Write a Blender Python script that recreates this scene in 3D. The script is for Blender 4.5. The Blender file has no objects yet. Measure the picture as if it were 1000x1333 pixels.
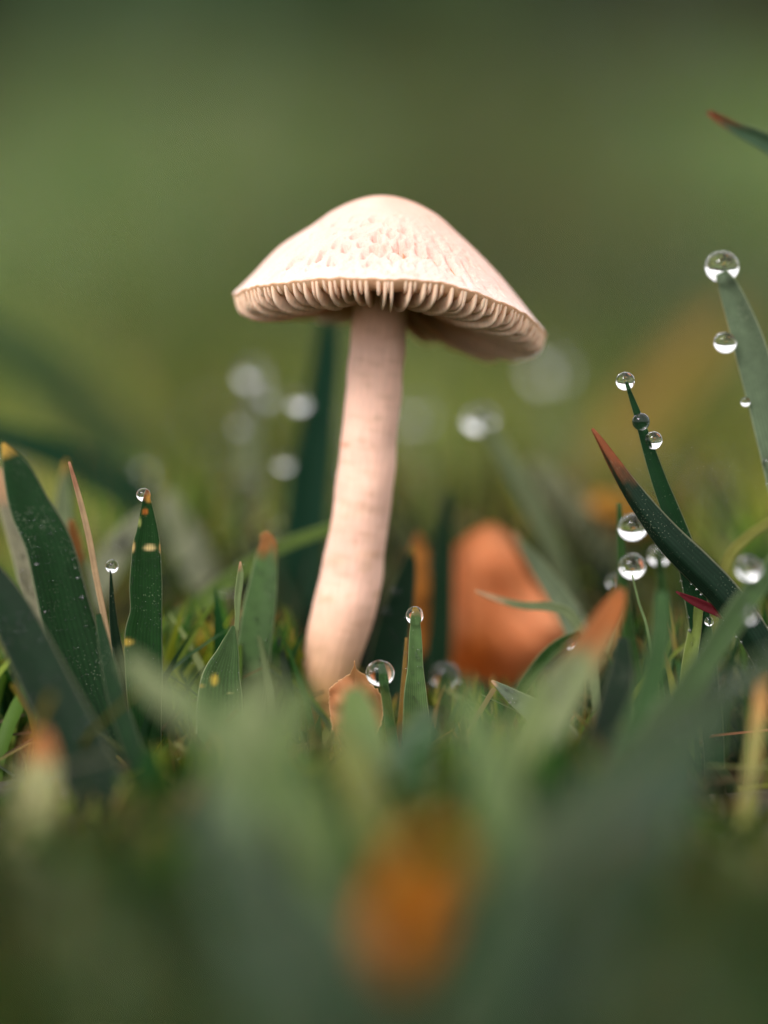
import bpy, math, random
import numpy as np
from mathutils import Vector

random.seed(7)
rng = np.random.default_rng(11)
scene = bpy.context.scene
MM = 0.001                      # the place is built in millimetres and stored in metres

# ---------------------------------------------------------------- camera
K = 2.1875e-4                   # tangent of the view angle per photo pixel (1000 x 1333)
HORIZON = 400.0                 # photo row of eye level
FOCUS = 400.0                   # mm, camera to the mushroom
CAM_H = (1010 - HORIZON) * K * FOCUS
PITCH = math.atan((666.5 - HORIZON) * K)
cam_data = bpy.data.cameras.new('camera')
cam = bpy.data.objects.new('camera', cam_data)
scene.collection.objects.link(cam)
scene.camera = cam
cam.location = (0, -FOCUS * MM, CAM_H * MM)
cam.rotation_euler = (math.pi / 2 - PITCH, 0, 0)
cam_data.sensor_fit = 'VERTICAL'
cam_data.sensor_height = 36.0
cam_data.lens = 18.0 / (666.5 * K)
cam_data.clip_start = 0.01
cam_data.clip_end = 300.0
cam_data.dof.use_dof = True
cam_data.dof.focus_distance = 0.3865                # on the near rim of the cap
cam_data.dof.aperture_fstop = cam_data.lens / 22.0      # 22 mm wide pupil
cam_data.dof.aperture_blades = 0

# ---------------------------------------------------------------- sky and sun: bright overcast, light from over the photographer's shoulder
SUN_EL = math.radians(44)
SUN_AZ = math.atan2(-0.55, -0.7)
world = bpy.data.worlds.new('World')
scene.world = world
world.use_nodes = True
wn = world.node_tree
wn.nodes.clear()
sky = wn.nodes.new('ShaderNodeTexSky')
sky.sky_type = 'NISHITA'
sky.sun_disc = False
sky.sun_elevation = SUN_EL
sky.sun_rotation = SUN_AZ
sky.air_density = 1.0
sky.dust_density = 4.0
sky.ozone_density = 1.0
hsv = wn.nodes.new('ShaderNodeHueSaturation')           # cloud cover greys the blue
hsv.inputs['Saturation'].default_value = 0.18
bgn = wn.nodes.new('ShaderNodeBackground')
bgn.inputs['Strength'].default_value = 0.15
cloud = wn.nodes.new('ShaderNodeMix')                   # an even layer of bright cloud over the whole sky
cloud.data_type = 'RGBA'
cloud.inputs['Factor'].default_value = 0.75
cloud.inputs['B'].default_value = (6.7, 6.5, 6.4, 1.0)
won = wn.nodes.new('ShaderNodeOutputWorld')
wn.links.new(sky.outputs[0], hsv.inputs['Color'])
wn.links.new(hsv.outputs[0], cloud.inputs['A'])
wn.links.new(cloud.outputs['Result'], bgn.inputs['Color'])
wn.links.new(bgn.outputs[0], won.inputs['Surface'])

sun_data = bpy.data.lights.new('sun', 'SUN')
sun_data.energy = 1.5
sun_data.angle = math.radians(24)
sun_data.color = (1.0, 0.95, 0.91)
sun = bpy.data.objects.new('sun', sun_data)
scene.collection.objects.link(sun)
to_sun = Vector((math.sin(SUN_AZ) * math.cos(SUN_EL), math.cos(SUN_AZ) * math.cos(SUN_EL), math.sin(SUN_EL)))
sun.rotation_euler = to_sun.to_track_quat('Z', 'Y').to_euler()
sun.location = to_sun * 5

vs = scene.view_settings
vs.view_transform = 'Standard'
vs.look = 'None'
vs.exposure = 1.05
vs.gamma = 1.0
vs.use_curve_mapping = False
scene.render.engine = 'CYCLES'
cy = scene.cycles
cy.max_bounces = 10
cy.diffuse_bounces = 4
cy.glossy_bounces = 4
cy.transmission_bounces = 8
cy.transparent_max_bounces = 8
cy.use_denoising = True

# ---------------------------------------------------------------- helpers
ROOT = scene.collection.objects
cp, sp_ = math.cos(PITCH), math.sin(PITCH)
CAMP = np.array([0, -FOCUS, CAM_H])
FWD = np.array([0, cp, -sp_])
UPV = np.array([0, sp_, cp])
RGT = np.array([1.0, 0, 0])

def at(px, py, dep=0.0):
    """photo pixel and depth behind the plane of focus (mm) -> place in mm"""
    d = FOCUS + dep
    return CAMP + d * (FWD + RGT * (px - 500.0) * K + UPV * (666.5 - py) * K)

def project(p):
    q = np.asarray(p) - CAMP
    d = q @ FWD
    return 500 + (q @ RGT) / d / K, 666.5 - (q @ UPV) / d / K, d

def tag(o, label, cat, group=None, kind='thing'):
    o['label'] = label
    if cat:
        o['category'] = cat
    if group:
        o['group'] = group
    o['kind'] = kind
    return o

def make_mesh(name, verts, faces, mat, parent=None, col=None, uv=None, smooth=True, origin=None):
    """verts in mm (numpy), faces: list or (n,4) array; one mesh object"""
    me = bpy.data.meshes.new(name)
    verts = np.asarray(verts, dtype=np.float64)
    org = np.zeros(3) if origin is None else np.asarray(origin, dtype=float)
    v = ((verts - org) * MM).astype(np.float32)
    if isinstance(faces, np.ndarray):
        n = faces.shape[1]
        me.vertices.add(len(v))
        me.vertices.foreach_set('co', v.ravel())
        me.loops.add(faces.size)
        me.loops.foreach_set('vertex_index', faces.astype(np.int32).ravel())
        me.polygons.add(len(faces))
        me.polygons.foreach_set('loop_start', np.arange(0, faces.size, n, dtype=np.int32))
        me.update(calc_edges=True)
        me.validate()
    else:
        me.from_pydata([tuple(x) for x in v], [], faces)
    if smooth:
        me.polygons.foreach_set('use_smooth', np.ones(len(me.polygons), dtype=bool))
    if col is not None:
        a = me.attributes.new('col', 'FLOAT_COLOR', 'POINT')
        c = np.ones((len(v), 4), dtype=np.float32)
        c[:, :3] = col
        a.data.foreach_set('color', c.ravel())
    if uv is not None:
        a = me.attributes.new('along', 'FLOAT_VECTOR', 'POINT')
        u = np.zeros((len(v), 3), dtype=np.float32)
        u[:, :uv.shape[1]] = uv
        a.data.foreach_set('vector', u.ravel())
    me.materials.append(mat)
    me.update()
    o = bpy.data.objects.new(name, me)
    ROOT.link(o)
    o.location = tuple(org * MM)
    if parent is not None:
        o.parent = parent
        o.location = tuple((org - np.array(parent_org(parent))) * MM)
    return o

def parent_org(p):
    l = np.zeros(3)
    while p is not None:
        l += np.array(p.location) / MM
        p = p.parent
    return l

def catmull(P, n):
    P = np.asarray(P, dtype=float)
    m = len(P)
    E = np.vstack([2 * P[0] - P[1], P, 2 * P[-1] - P[-2]])
    seg = np.r_[0, np.cumsum(np.linalg.norm(np.diff(P[:, :3], axis=0), axis=1))]
    out = []
    for s in np.linspace(0, seg[-1], n):
        i = min(int(np.searchsorted(seg, s, side='right')) - 1, m - 2)
        t = (s - seg[i]) / max(seg[i + 1] - seg[i], 1e-9)
        p0, p1, p2, p3 = E[i], E[i + 1], E[i + 2], E[i + 3]
        out.append(0.5 * ((2 * p1) + (-p0 + p2) * t + (2 * p0 - 5 * p1 + 4 * p2 - p3) * t * t + (-p0 + 3 * p1 - 3 * p2 + p3) * t ** 3))
    return np.array(out)

def smooth_noise(x, y, z=0.0, seed=0):
    """cheap sum of sines, about -1..1"""
    r = np.random.default_rng(seed)
    s = 0
    for k in range(6):
        a = r.normal(size=3)
        s = s + np.sin(a[0] * x + a[1] * y + a[2] * z + r.uniform(0, 6.28))
    return s / 3.0

# ---------------------------------------------------------------- materials
def new_mat(name):
    m = bpy.data.materials.new(name)
    m.use_nodes = True
    nt = m.node_tree
    return m, nt, nt.nodes['Principled BSDF'], nt.nodes['Material Output']

def N(nt, t, **kw):
    n = nt.nodes.new(t)
    for k, v in kw.items():
        if k in n.inputs:
            n.inputs[k].default_value = v
        else:
            setattr(n, k, v)
    return n

def leaf_material(name, rough=0.48, trans=0.35, vein=True, spec=0.09, noise_scale=900.0, bump=0.00003):
    m, nt, bs, out = new_mat(name)
    L = nt.links.new
    att = N(nt, 'ShaderNodeAttribute', attribute_name='col')
    tc = N(nt, 'ShaderNodeTexCoord')
    nz = N(nt, 'ShaderNodeTexNoise', Scale=noise_scale, Detail=4.0)
    L(tc.outputs['Object'], nz.inputs['Vector'])
    mr = N(nt, 'ShaderNodeMapRange')
    mr.inputs['To Min'].default_value = 0.72
    mr.inputs['To Max'].default_value = 1.28
    L(nz.outputs['Fac'], mr.inputs['Value'])
    mul = N(nt, 'ShaderNodeVectorMath', operation='MULTIPLY')
    L(att.outputs['Color'], mul.inputs[0])
    L(mr.outputs[0], mul.inputs[1])
    colout = mul.outputs[0]
    if vein:
        uvn = N(nt, 'ShaderNodeAttribute', attribute_name='along')
        sep = N(nt, 'ShaderNodeSeparateXYZ')
        L(uvn.outputs['Vector'], sep.inputs[0])
        mm = N(nt, 'ShaderNodeMath', operation='MULTIPLY')
        mm.inputs[1].default_value = 34.0
        L(sep.outputs['X'], mm.inputs[0])
        sn = N(nt, 'ShaderNodeMath', operation='SINE')
        L(mm.outputs[0], sn.inputs[0])
        mr2 = N(nt, 'ShaderNodeMapRange')
        mr2.inputs['From Min'].default_value = -1
        mr2.inputs['To Min'].default_value = 0.84
        mr2.inputs['To Max'].default_value = 1.12
        L(sn.outputs[0], mr2.inputs['Value'])
        mul2 = N(nt, 'ShaderNodeVectorMath', operation='MULTIPLY')
        L(colout, mul2.inputs[0])
        L(mr2.outputs[0], mul2.inputs[1])
        colout = mul2.outputs[0]
        add = N(nt, 'ShaderNodeMath', operation='MULTIPLY_ADD')
        add.inputs[1].default_value = 0.5
        L(sn.outputs[0], add.inputs[0])
        L(nz.outputs['Fac'], add.inputs[2])
        bp = N(nt, 'ShaderNodeBump', Strength=0.3, Distance=bump)
        L(add.outputs[0], bp.inputs['Height'])
        L(bp.outputs[0], bs.inputs['Normal'])
    if vein:                                             # pale waxy specks, thicker in patches
        vo = N(nt, 'ShaderNodeTexVoronoi', Scale=3300.0)
        L(tc.outputs['Object'], vo.inputs['Vector'])
        n3 = N(nt, 'ShaderNodeTexNoise', Scale=160.0, Detail=3.0)
        L(tc.outputs['Object'], n3.inputs['Vector'])
        thr = N(nt, 'ShaderNodeMapRange')
        thr.inputs['From Min'].default_value = 0.36
        thr.inputs['From Max'].default_value = 0.85
        thr.inputs['To Max'].default_value = 0.34
        L(n3.outputs['Fac'], thr.inputs['Value'])
        lt = N(nt, 'ShaderNodeMath', operation='LESS_THAN')
        L(vo.outputs['Distance'], lt.inputs[0])
        L(thr.outputs[0], lt.inputs[1])
        rn = N(nt, 'ShaderNodeMath', operation='MULTIPLY')
        rn.inputs[1].default_value = 0.38
        L(lt.outputs[0], rn.inputs[0])
        mxs = N(nt, 'ShaderNodeMix', data_type='RGBA')
        mxs.inputs['B'].default_value = (0.36, 0.38, 0.28, 1)
        L(rn.outputs[0], mxs.inputs['Factor'])
        L(colout, mxs.inputs['A'])
        colout = mxs.outputs['Result']
    L(colout, bs.inputs['Base Color'])
    bs.inputs['Roughness'].default_value = rough
    bs.inputs['Specular IOR Level'].default_value = spec
    tr = N(nt, 'ShaderNodeBsdfTranslucent')
    boost = N(nt, 'ShaderNodeVectorMath', operation='MULTIPLY')
    boost.inputs[1].default_value = (1.5, 1.6, 0.7)
    L(colout, boost.inputs[0])
    L(boost.outputs[0], tr.inputs['Color'])
    mix = N(nt, 'ShaderNodeMixShader')
    mix.inputs[0].default_value = trans
    L(bs.outputs[0], mix.inputs[1])
    L(tr.outputs[0], mix.inputs[2])
    L(mix.outputs[0], out.inputs['Surface'])
    return m

M_BLADE = leaf_material('grass_blade_skin')
M_TURF = leaf_material('turf_skin', rough=0.45, trans=0.35, spec=0.08, vein=False, noise_scale=300.0)
M_FAR = leaf_material('bank_skin', rough=0.6, trans=0.3, vein=False, noise_scale=2.0, spec=0.2)
M_LEAF = leaf_material('fallen_leaf_skin', rough=0.5, trans=0.35, vein=False, noise_scale=260.0)
M_HEDGE = leaf_material('hedge_leaf_skin', rough=0.6, trans=0.25, vein=False, noise_scale=3.0, spec=0.3)

def mushroom_material(name, fibre, gill=False, relief=0.0001):
    m, nt, bs, out = new_mat(name)
    L = nt.links.new
    att = N(nt, 'ShaderNodeAttribute', attribute_name='col')
    uvn = N(nt, 'ShaderNodeAttribute', attribute_name='along')
    mp = N(nt, 'ShaderNodeMapping')
    mp.inputs['Scale'].default_value = fibre
    L(uvn.outputs['Vector'], mp.inputs['Vector'])
    nz = N(nt, 'ShaderNodeTexNoise', Scale=1.0, Detail=6.0, Roughness=0.6)
    L(mp.outputs[0], nz.inputs['Vector'])
    tc = N(nt, 'ShaderNodeTexCoord')
    n2 = N(nt, 'ShaderNodeTexNoise', Scale=420.0, Detail=5.0, Roughness=0.62)
    L(tc.outputs['Object'], n2.inputs['Vector'])
    mr = N(nt, 'ShaderNodeMapRange')
    mr.inputs['From Min'].default_value = 0.3
    mr.inputs['From Max'].default_value = 0.7
    mr.inputs['To Min'].default_value = 0.82
    mr.inputs['To Max'].default_value = 1.08
    L(nz.outputs['Fac'], mr.inputs['Value'])
    mul = N(nt, 'ShaderNodeVectorMath', operation='MULTIPLY')
    L(att.outputs['Color'], mul.inputs[0])
    L(mr.outputs[0], mul.inputs[1])
    L(mul.outputs[0], bs.inputs['Base Color'])
    bs.inputs['Roughness'].default_value = 0.62
    bs.inputs['Specular IOR Level'].default_value = 0.35
    bs.inputs['Subsurface Weight'].default_value = 0.14 if not gill else 0.25
    bs.inputs['Subsurface Radius'].default_value = (1.0, 0.45, 0.28)
    bs.inputs['Subsurface Scale'].default_value = 0.0007 if not gill else 0.0005
    add = N(nt, 'ShaderNodeMath', operation='ADD')
    L(nz.outputs['Fac'], add.inputs[0])
    L(n2.outputs['Fac'], add.inputs[1])
    bp = N(nt, 'ShaderNodeBump', Strength=0.5, Distance=relief)
    L(add.outputs[0], bp.inputs['Height'])
    L(bp.outputs[0], bs.inputs['Normal'])
    return m

M_CAP = mushroom_material('cap_skin', (30.0, 18.0, 1.0), relief=0.00042)
M_STEM = mushroom_material('stem_skin', (16.0, 2.0, 1.0), relief=0.00016)
M_GILL = mushroom_material('gill_flesh', (10.0, 3.0, 1.0), True)

def water_material():
    m, nt, bs, out = new_mat('water')
    nt.nodes.remove(bs)
    g = N(nt, 'ShaderNodeBsdfGlass', IOR=1.333, Roughness=0.0)
    g.inputs['Color'].default_value = (1, 1, 1, 1)
    nt.links.new(g.outputs[0], out.inputs['Surface'])
    return m
M_WATER = water_material()

def soil_material():
    m, nt, bs, out = new_mat('soil')
    L = nt.links.new
    tc = N(nt, 'ShaderNodeTexCoord')
    n1 = N(nt, 'ShaderNodeTexNoise', Scale=160.0, Detail=6.0)
    L(tc.outputs['Object'], n1.inputs['Vector'])
    n2 = N(nt, 'ShaderNodeTexNoise', Scale=1.1, Detail=3.0)
    L(tc.outputs['Object'], n2.inputs['Vector'])
    r1 = N(nt, 'ShaderNodeValToRGB')
    r1.color_ramp.elements[0].position = 0.3
    r1.color_ramp.elements[0].color = (0.018, 0.016, 0.008, 1)
    r1.color_ramp.elements[1].position = 0.72
    r1.color_ramp.elements[1].color = (0.06, 0.062, 0.025, 1)
    L(n1.outputs['Fac'], r1.inputs['Fac'])
    L(r1.outputs[0], bs.inputs['Base Color'])
    bs.inputs['Roughness'].default_value = 0.85
    bp = N(nt, 'ShaderNodeBump', Strength=0.8, Distance=0.002)
    L(n1.outputs['Fac'], bp.inputs['Height'])
    L(bp.outputs[0], bs.inputs['Normal'])
    return m
M_SOIL = soil_material()

# ---------------------------------------------------------------- ground: one sheet from the photographer's feet to the far bank
def ground_z(x, y):
    """mm; y measured from the mushroom"""
    x = np.asarray(x, dtype=float); y = np.asarray(y, dtype=float)
    near = np.exp(-((x / 700) ** 2 + (y / 900) ** 2))
    z = 1.2 * smooth_noise(x / 13, y / 13, 0, 3) * near + 12 * smooth_noise(x / 500, y / 500, 0, 4) * (1 - np.exp(-(((x) / 900) ** 2 + ((y) / 900) ** 2)))
    t = np.clip((y - 1400) / 7000, 0, 1)
    z = z + 520 * t * t * (3 - 2 * t)
    return z

def axis_steps(lo, hi, fine, grow):
    a = [0.0]
    s = fine
    while a[-1] < hi:
        a.append(a[-1] + s); s *= grow
    b = [0.0]; s = fine
    while b[-1] > lo:
        b.append(b[-1] - s); s *= grow
    return np.array(sorted(set(a + b)))
gx = axis_steps(-60000, 60000, 4.0, 1.075)
gy = axis_steps(-40000, 60000, 4.0, 1.075)
GX, GY = np.meshgrid(gx, gy)
V = np.stack([GX, GY, ground_z(GX, GY)], -1).reshape(-1, 3)
nx, ny = len(gx), len(gy)
ii = (np.arange(ny - 1)[:, None] * nx + np.arange(nx - 1)[None]).ravel()
ground = make_mesh('ground', V, np.stack([ii, ii + 1, ii + nx + 1, ii + nx], 1), M_SOIL)
ground['kind'] = 'structure'
ground['label'] = 'dark damp soil under the lawn'

# ---------------------------------------------------------------- loose grass as one mass
PAL = np.array([[.006, .028, .008], [.012, .044, .009], [.030, .070, .010], [.062, .092, .012], [.100, .118, .016], [.125, .145, .060]])
def turf(name, bx, by, bz, h, w, lean_dir, lean, face, cols, segs, mat, tipcol, tipfrac):
    n = len(bx)
    t = np.linspace(0, 1, segs + 1)[None, :]
    H = h[:, None]
    up = H * (t - 0.18 * lean[:, None] * t ** 2)
    out = H * lean[:, None] * t ** 1.9
    cx = bx[:, None] + np.cos(lean_dir)[:, None] * out
    cyy = by[:, None] + np.sin(lean_dir)[:, None] * out
    cz = bz[:, None] + up - 1.0
    prof = np.minimum(1.0, (1 - t) * 2.2) ** 0.8 * (0.75 + 0.25 * t)
    prof = np.maximum(prof, 0.03)
    ww = w[:, None] * prof * 0.5
    tw = face[:, None] + 0.6 * t
    sx, sy = np.cos(tw), np.sin(tw)
    fold = 0.35
    Vv = np.zeros((n, segs + 1, 3, 3))
    for j, s in enumerate((-1, 0, 1)):
        Vv[:, :, j, 0] = cx + s * sx * ww + (0 if s else -sy * ww * fold)
        Vv[:, :, j, 1] = cyy + s * sy * ww + (0 if s else sx * ww * fold)
        Vv[:, :, j, 2] = cz
    C = np.repeat(np.repeat(cols[:, None, None, :], segs + 1, 1), 3, 2).copy()
    tt = np.clip((t - (1 - tipfrac[:, None])) / np.maximum(tipfrac[:, None], 1e-3), 0, 1)[:, :, None, None] * (tipfrac[:, None, None, None] > 0.01)
    C = C * (1 - tt) + tipcol[:, None, None, :] * tt
    base = (np.arange(n) * (segs + 1) * 3)[:, None, None]
    k = (np.arange(segs) * 3)[None, :, None]
    j = np.arange(2)[None, None, :]
    a = (base + k + j).ravel()
    F = np.stack([a, a + 1, a + 4, a + 3], 1)
    return make_mesh(name, Vv.reshape(-1, 3), F, mat, col=C.reshape(-1, 3))

def pick_cols(n, weights, jit=0.22):
    c = PAL[rng.choice(len(PAL), n, p=np.array(weights) / sum(weights))]
    c = c * rng.uniform(1 - jit, 1 + jit, (n, 1))
    c[:, 0] *= rng.uniform(0.85, 1.2, n)
    dry = rng.random(n) < 0.035
    c[dry] = np.array([.22, .145, .06]) * rng.uniform(.6, 1.1, (dry.sum(), 1))
    return c

# how high the loose grass may reach in front of the things that stand in focus (photo rows)
LIM_X = np.array([-400, 0, 130, 205, 330, 420, 520, 600, 720, 800, 880, 930, 1000, 1400])
LIM_Y = np.array([960, 985, 990, 925, 900, 912, 940, 900, 885, 885, 925, 1000, 1010, 960])
def clear_of_view(bx, by, h, lean_dir, lean, bz):
    tipx = bx + np.cos(lean_dir) * h * lean
    tipy = by + np.sin(lean_dir) * h * lean
    q = np.stack([tipx, tipy, bz + h], 1) - CAMP
    d = q @ FWD
    px = 500 + (q @ RGT) / d / K
    py = 666.5 - (q @ UPV) / d / K
    blur = 22.0 * np.abs(FOCUS - d) / np.maximum(d, 30) / (K * FOCUS) * 0.5
    lim = np.interp(px, LIM_X, LIM_Y)
    ok = np.ones(len(bx), bool)
    front = d < 446
    jit = (np.abs(np.sin(bx * 12.9898 + by * 78.233) * 43758.5) % 1) ** 1.6
    lim = lim + 130 * jit                                                # tips end at all heights
    lim = np.where(d < 300, np.maximum(lim, 985 + 60 * jit), lim)                  # the nearer, the lower
    lim = np.where(d < 240, np.maximum(lim, 1080 + 90 * jit), lim)
    lim = np.where(d < 190, np.maximum(lim, 1200 + 60 * jit), lim)
    lim = np.where((d < 275) & (np.abs(px - 535) < 170), 1300, lim)     # nothing stands before the low orange leaf
    tangle = np.interp(px, [-400, 150, 240, 300, 390, 420, 740, 780, 1000, 1400], [760, 770, 745, 725, 775, 880, 845, 775, 745, 740])
    lim = np.where(d > 396, tangle, lim)
    ok &= ~front | (py - 0.55 * blur > lim)
    return ok, px, py, d

def patch(n, d0, d1, half_w0, half_w1, hlo, hhi, wlo, whi):
    d = np.sqrt(rng.uniform(d0 ** 2, d1 ** 2, n))
    hw = half_w0 + (half_w1 - half_w0) * (d - d0) / (d1 - d0)
    x = rng.uniform(-1, 1, n) * hw
    y = d - FOCUS
    h = rng.uniform(hlo, hhi, n)
    w = rng.uniform(wlo, whi, n)
    return x, y, h, w, rng.uniform(0, 6.283, n), rng.uniform(0.1, 1.0, n) ** 1.3, rng.uniform(0, 6.283, n)

def build_patch(name, label, n, d0, d1, hw0, hw1, hlo, hhi, wlo, whi, weights, segs, mat, tips=0.25, contrast=.9):
    x, y, h, w, ld, le, fc = patch(n, d0, d1, hw0, hw1, hlo, hhi, wlo, whi)
    bz = ground_z(x, y)
    d = y + FOCUS
    h = np.where((d > 60) & (d < 150), np.minimum(h, 30), h)
    if d0 < 420:
        for _ in range(14):
            ok, px, py, dd = clear_of_view(x, y, h, ld, le, bz)
            h = np.where(ok, h, h * 0.86)
        ok, px, py, dd = clear_of_view(x, y, h, ld, le, bz)
        near_cam = (np.abs(y + FOCUS) < 45) & (np.abs(x) < 45)
        keep = ok & (h > 4) & ~near_cam & ((x + 5) ** 2 + (y) ** 2 > 5.0 ** 2)
    else:
        keep = np.ones(n, bool)
    x, y, h, w, ld, le, fc, bz = [a[keep] for a in (x, y, h, w, ld, le, fc, bz)]
    m = len(x)
    cols = pick_cols(m, weights)
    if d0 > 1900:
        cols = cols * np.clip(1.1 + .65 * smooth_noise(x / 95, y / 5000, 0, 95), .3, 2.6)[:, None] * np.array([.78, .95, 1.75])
    if d0 < 1000:                                        # paler and darker clumps
        cl = smooth_noise(x / 14, y / 14, 0, 91) + .5 * smooth_noise(x / 5, y / 5, 0, 92)
        cols = cols * np.clip(1 + contrast * cl, .15, 2.6)[:, None]
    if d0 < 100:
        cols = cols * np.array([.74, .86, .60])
    if d0 < 200:                                         # shade low between the nearest blades, put into darker grass colours
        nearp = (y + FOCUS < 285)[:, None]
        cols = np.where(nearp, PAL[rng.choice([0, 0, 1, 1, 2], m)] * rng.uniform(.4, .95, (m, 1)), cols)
    tf = np.where(rng.random(m) < tips, rng.uniform(.08, .3, m), 0)
    tcol = np.array([.26, .13, .045]) * rng.uniform(.5, 1.1, (m, 1))
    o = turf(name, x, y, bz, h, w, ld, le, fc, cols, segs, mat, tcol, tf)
    tag(o, label, 'grass', kind='stuff')
    tip = np.stack([x + np.cos(ld) * h * le, y + np.sin(ld) * h * le, bz + h * (1 - .18 * le) - 1], 1)
    return tip

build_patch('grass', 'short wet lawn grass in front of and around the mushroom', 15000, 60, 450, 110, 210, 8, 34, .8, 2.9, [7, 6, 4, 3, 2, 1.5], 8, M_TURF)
MID_TIPS = build_patch('grass', 'soft green lawn grass just behind the mushroom', 14000, 458, 800, 190, 330, 9, 35, 1.0, 3.6, [7, 4, 4, 6, 7, 7], 7, M_TURF, contrast=1.4)
build_patch('grass', 'broad wet lawn blades in front of the mushroom', 900, 170, 388, 90, 170, 16, 36, 1.8, 4.2, [9, 4, 1.5, 1.5, 2, 4], 9, M_TURF, .3, contrast=1.3)
build_patch('grass', 'fine thin grass tangled around the foot of the mushroom', 9000, 350, 456, 130, 200, 14, 38, .5, 2.0, [6, 4, 4, 4, 4, 4], 8, M_TURF, .4, contrast=1.2)
build_patch('grass', 'pale lawn grass stretching away behind the mushroom', 15000, 790, 2000, 420, 1250, 22, 48, 2.0, 5.0, [1, 2, 4, 5, 5, 6], 5, M_TURF)
build_patch('grass', 'longer grass covering the far bank', 62000, 1950, 9500, 1300, 5200, 40, 110, 8.0, 20.0, [1, 2, 4, 5, 5, 3], 3, M_FAR, 0.3)

# ---------------------------------------------------------------- dead straw lying between the blades
def thatch():
    n = 2600
    d = rng.uniform(230, 640, n)
    x = rng.uniform(-1, 1, n) * (90 + .25 * d)
    y = d - FOCUS
    ln = rng.uniform(6, 22, n); w = rng.uniform(.25, .8, n)
    az = rng.uniform(0, 6.283, n); el = rng.normal(.15, .3, n)
    dirs = np.stack([np.cos(az) * np.cos(el), np.sin(az) * np.cos(el), np.sin(el)], 1)
    side = np.stack([-np.sin(az), np.cos(az), np.zeros(n)], 1)
    up = np.cross(dirs, side)
    c = np.stack([x, y, ground_z(x, y) + 1.2 + np.abs(np.sin(el)) * ln * .5], 1)
    V = []
    for t in (-.5, 0, .5):
        cc = c + dirs * (ln * t)[:, None] + up * (ln * .08 * (1 if t == 0 else 0))[:, None]
        for a, b in ((1, 0), (0, .7), (-1, 0)):
            V.append(cc + side * (w * .5 * a)[:, None] + up * (w * .5 * b)[:, None])
    V = np.stack(V, 1).reshape(-1, 3)
    b = (np.arange(n) * 9)[:, None]
    F = np.concatenate([b + np.array([[0, 1, 4, 3]]), b + np.array([[1, 2, 5, 4]]), b + np.array([[3, 4, 7, 6]]), b + np.array([[4, 5, 8, 7]])])
    col = np.array([.10, .072, .028]) * rng.uniform(.3, 1.5, (n, 1)) * (1 + .2 * rng.normal(size=(n, 3)))
    o = make_mesh('thatch', V, F, M_TURF, col=np.repeat(np.clip(col, .01, .5), 9, 0))
    tag(o, 'dead straw and thatch lying between the grass blades', 'straw', kind='stuff')
thatch()

# ---------------------------------------------------------------- hedge on top of the bank
def hedge():
    n = 46000
    x = rng.uniform(-7000, 7000, n)
    depth = rng.uniform(0, 1, n)
    top = 720 + 120 * smooth_noise(x / 420, x * 0, 0, 21)
    z = rng.random(n) ** 0.8 * top
    bulge = 160 * np.sin(np.clip(z / top, 0, 1) * 3.0) + 130 * smooth_noise(x / 260, z / 260, 0, 22)
    y = 8700 - bulge + depth ** 2 * 700
    base = ground_z(x, y)
    z = z + base
    hue = smooth_noise(x / 700, z / 700, 0, 25)
    a = np.array([.045, .082, .034]); b = np.array([.060, .054, .010]); c = np.array([.075, .110, .050])
    wgt = np.clip(0.42 + 0.0011 * (x - 550) + 0.45 * hue, 0, 1)[:, None]
    col = np.where(rng.random((n, 1)) < wgt, b, np.where(rng.random((n, 1)) < 0.4, c, a)) * rng.uniform(.6, 1.3, (n, 1)) * np.clip(1.15 + .7 * smooth_noise(x / 110, z / 200, 0, 27), .4, 2.4)[:, None] * np.array([1.2, 1.25, 1.3])
    s = rng.uniform(35, 75, n)
    d1 = rng.normal(size=(n, 3)); d1 /= np.linalg.norm(d1, axis=1)[:, None]
    d2 = np.cross(d1, rng.normal(size=(n, 3))); d2 /= np.linalg.norm(d2, axis=1)[:, None]
    P = np.stack([x, y, z], 1)
    q = np.stack([P - d1 * s[:, None], P + d2 * s[:, None] * .45, P + d1 * s[:, None], P - d2 * s[:, None] * .45], 1)
    F = (np.arange(n) * 4)[:, None] + np.arange(4)[None]
    o = make_mesh('hedge', q.reshape(-1, 3), F, M_HEDGE, col=np.repeat(col, 4, 0))
    tag(o, 'dark olive hedge closing off the far bank', 'hedge', kind='stuff')
hedge()

# ---------------------------------------------------------------- the mushroom
def z_of(py, dep):
    return at(500, py, dep)[2]
AX = np.array([at(497, 300)[0], 0.0])                   # axis of the cap
Z_TOP = z_of(255, 0)
_rim_rows = [(0, 436), (45, 437), (90, 404), (135, 379), (180, 382), (225, 367), (270, 361), (315, 388)]
_rim_z8 = np.array([z_of(r, 17.6 * math.sin(math.radians(a))) for a, r in _rim_rows])
_ft = np.fft.rfft(_rim_z8) / 8
RM = float(_ft[0].real)
def rim_z(th):
    z = RM
    for k in (1, 2, 3):
        z = z + 2 * (_ft[k].real * np.cos(k * th) - _ft[k].imag * np.sin(k * th))
    return z + 0.12 * np.sin(5 * th + 1) + 0.08 * np.sin(9 * th) + 0.05 * np.sin(31 * th + 2 * np.sin(3 * th)) + 0.035 * np.sin(67 * th + 3 * np.sin(5 * th))
RL, RR = (497 - 306) * K * FOCUS, (709 - 497) * K * FOCUS
def rim_r(th):
    return (RL + RR) / 2 + (RR - RL) / 2 * np.cos(th) + 0.18 * np.sin(4 * th + .5) + 0.12 * np.sin(7 * th)
RHO = np.array([0, .06, .13, .225, .35, .48, .56, .635, .72, .80, .88, .94, 1.0])
FH = np.array([1.0, .995, .975, .93, .84, .69, .60, .51, .405, .295, .175, .085, 0.0])
_rr = np.linspace(0, 1, 400)
_ff = np.interp(_rr, RHO, FH)
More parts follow.
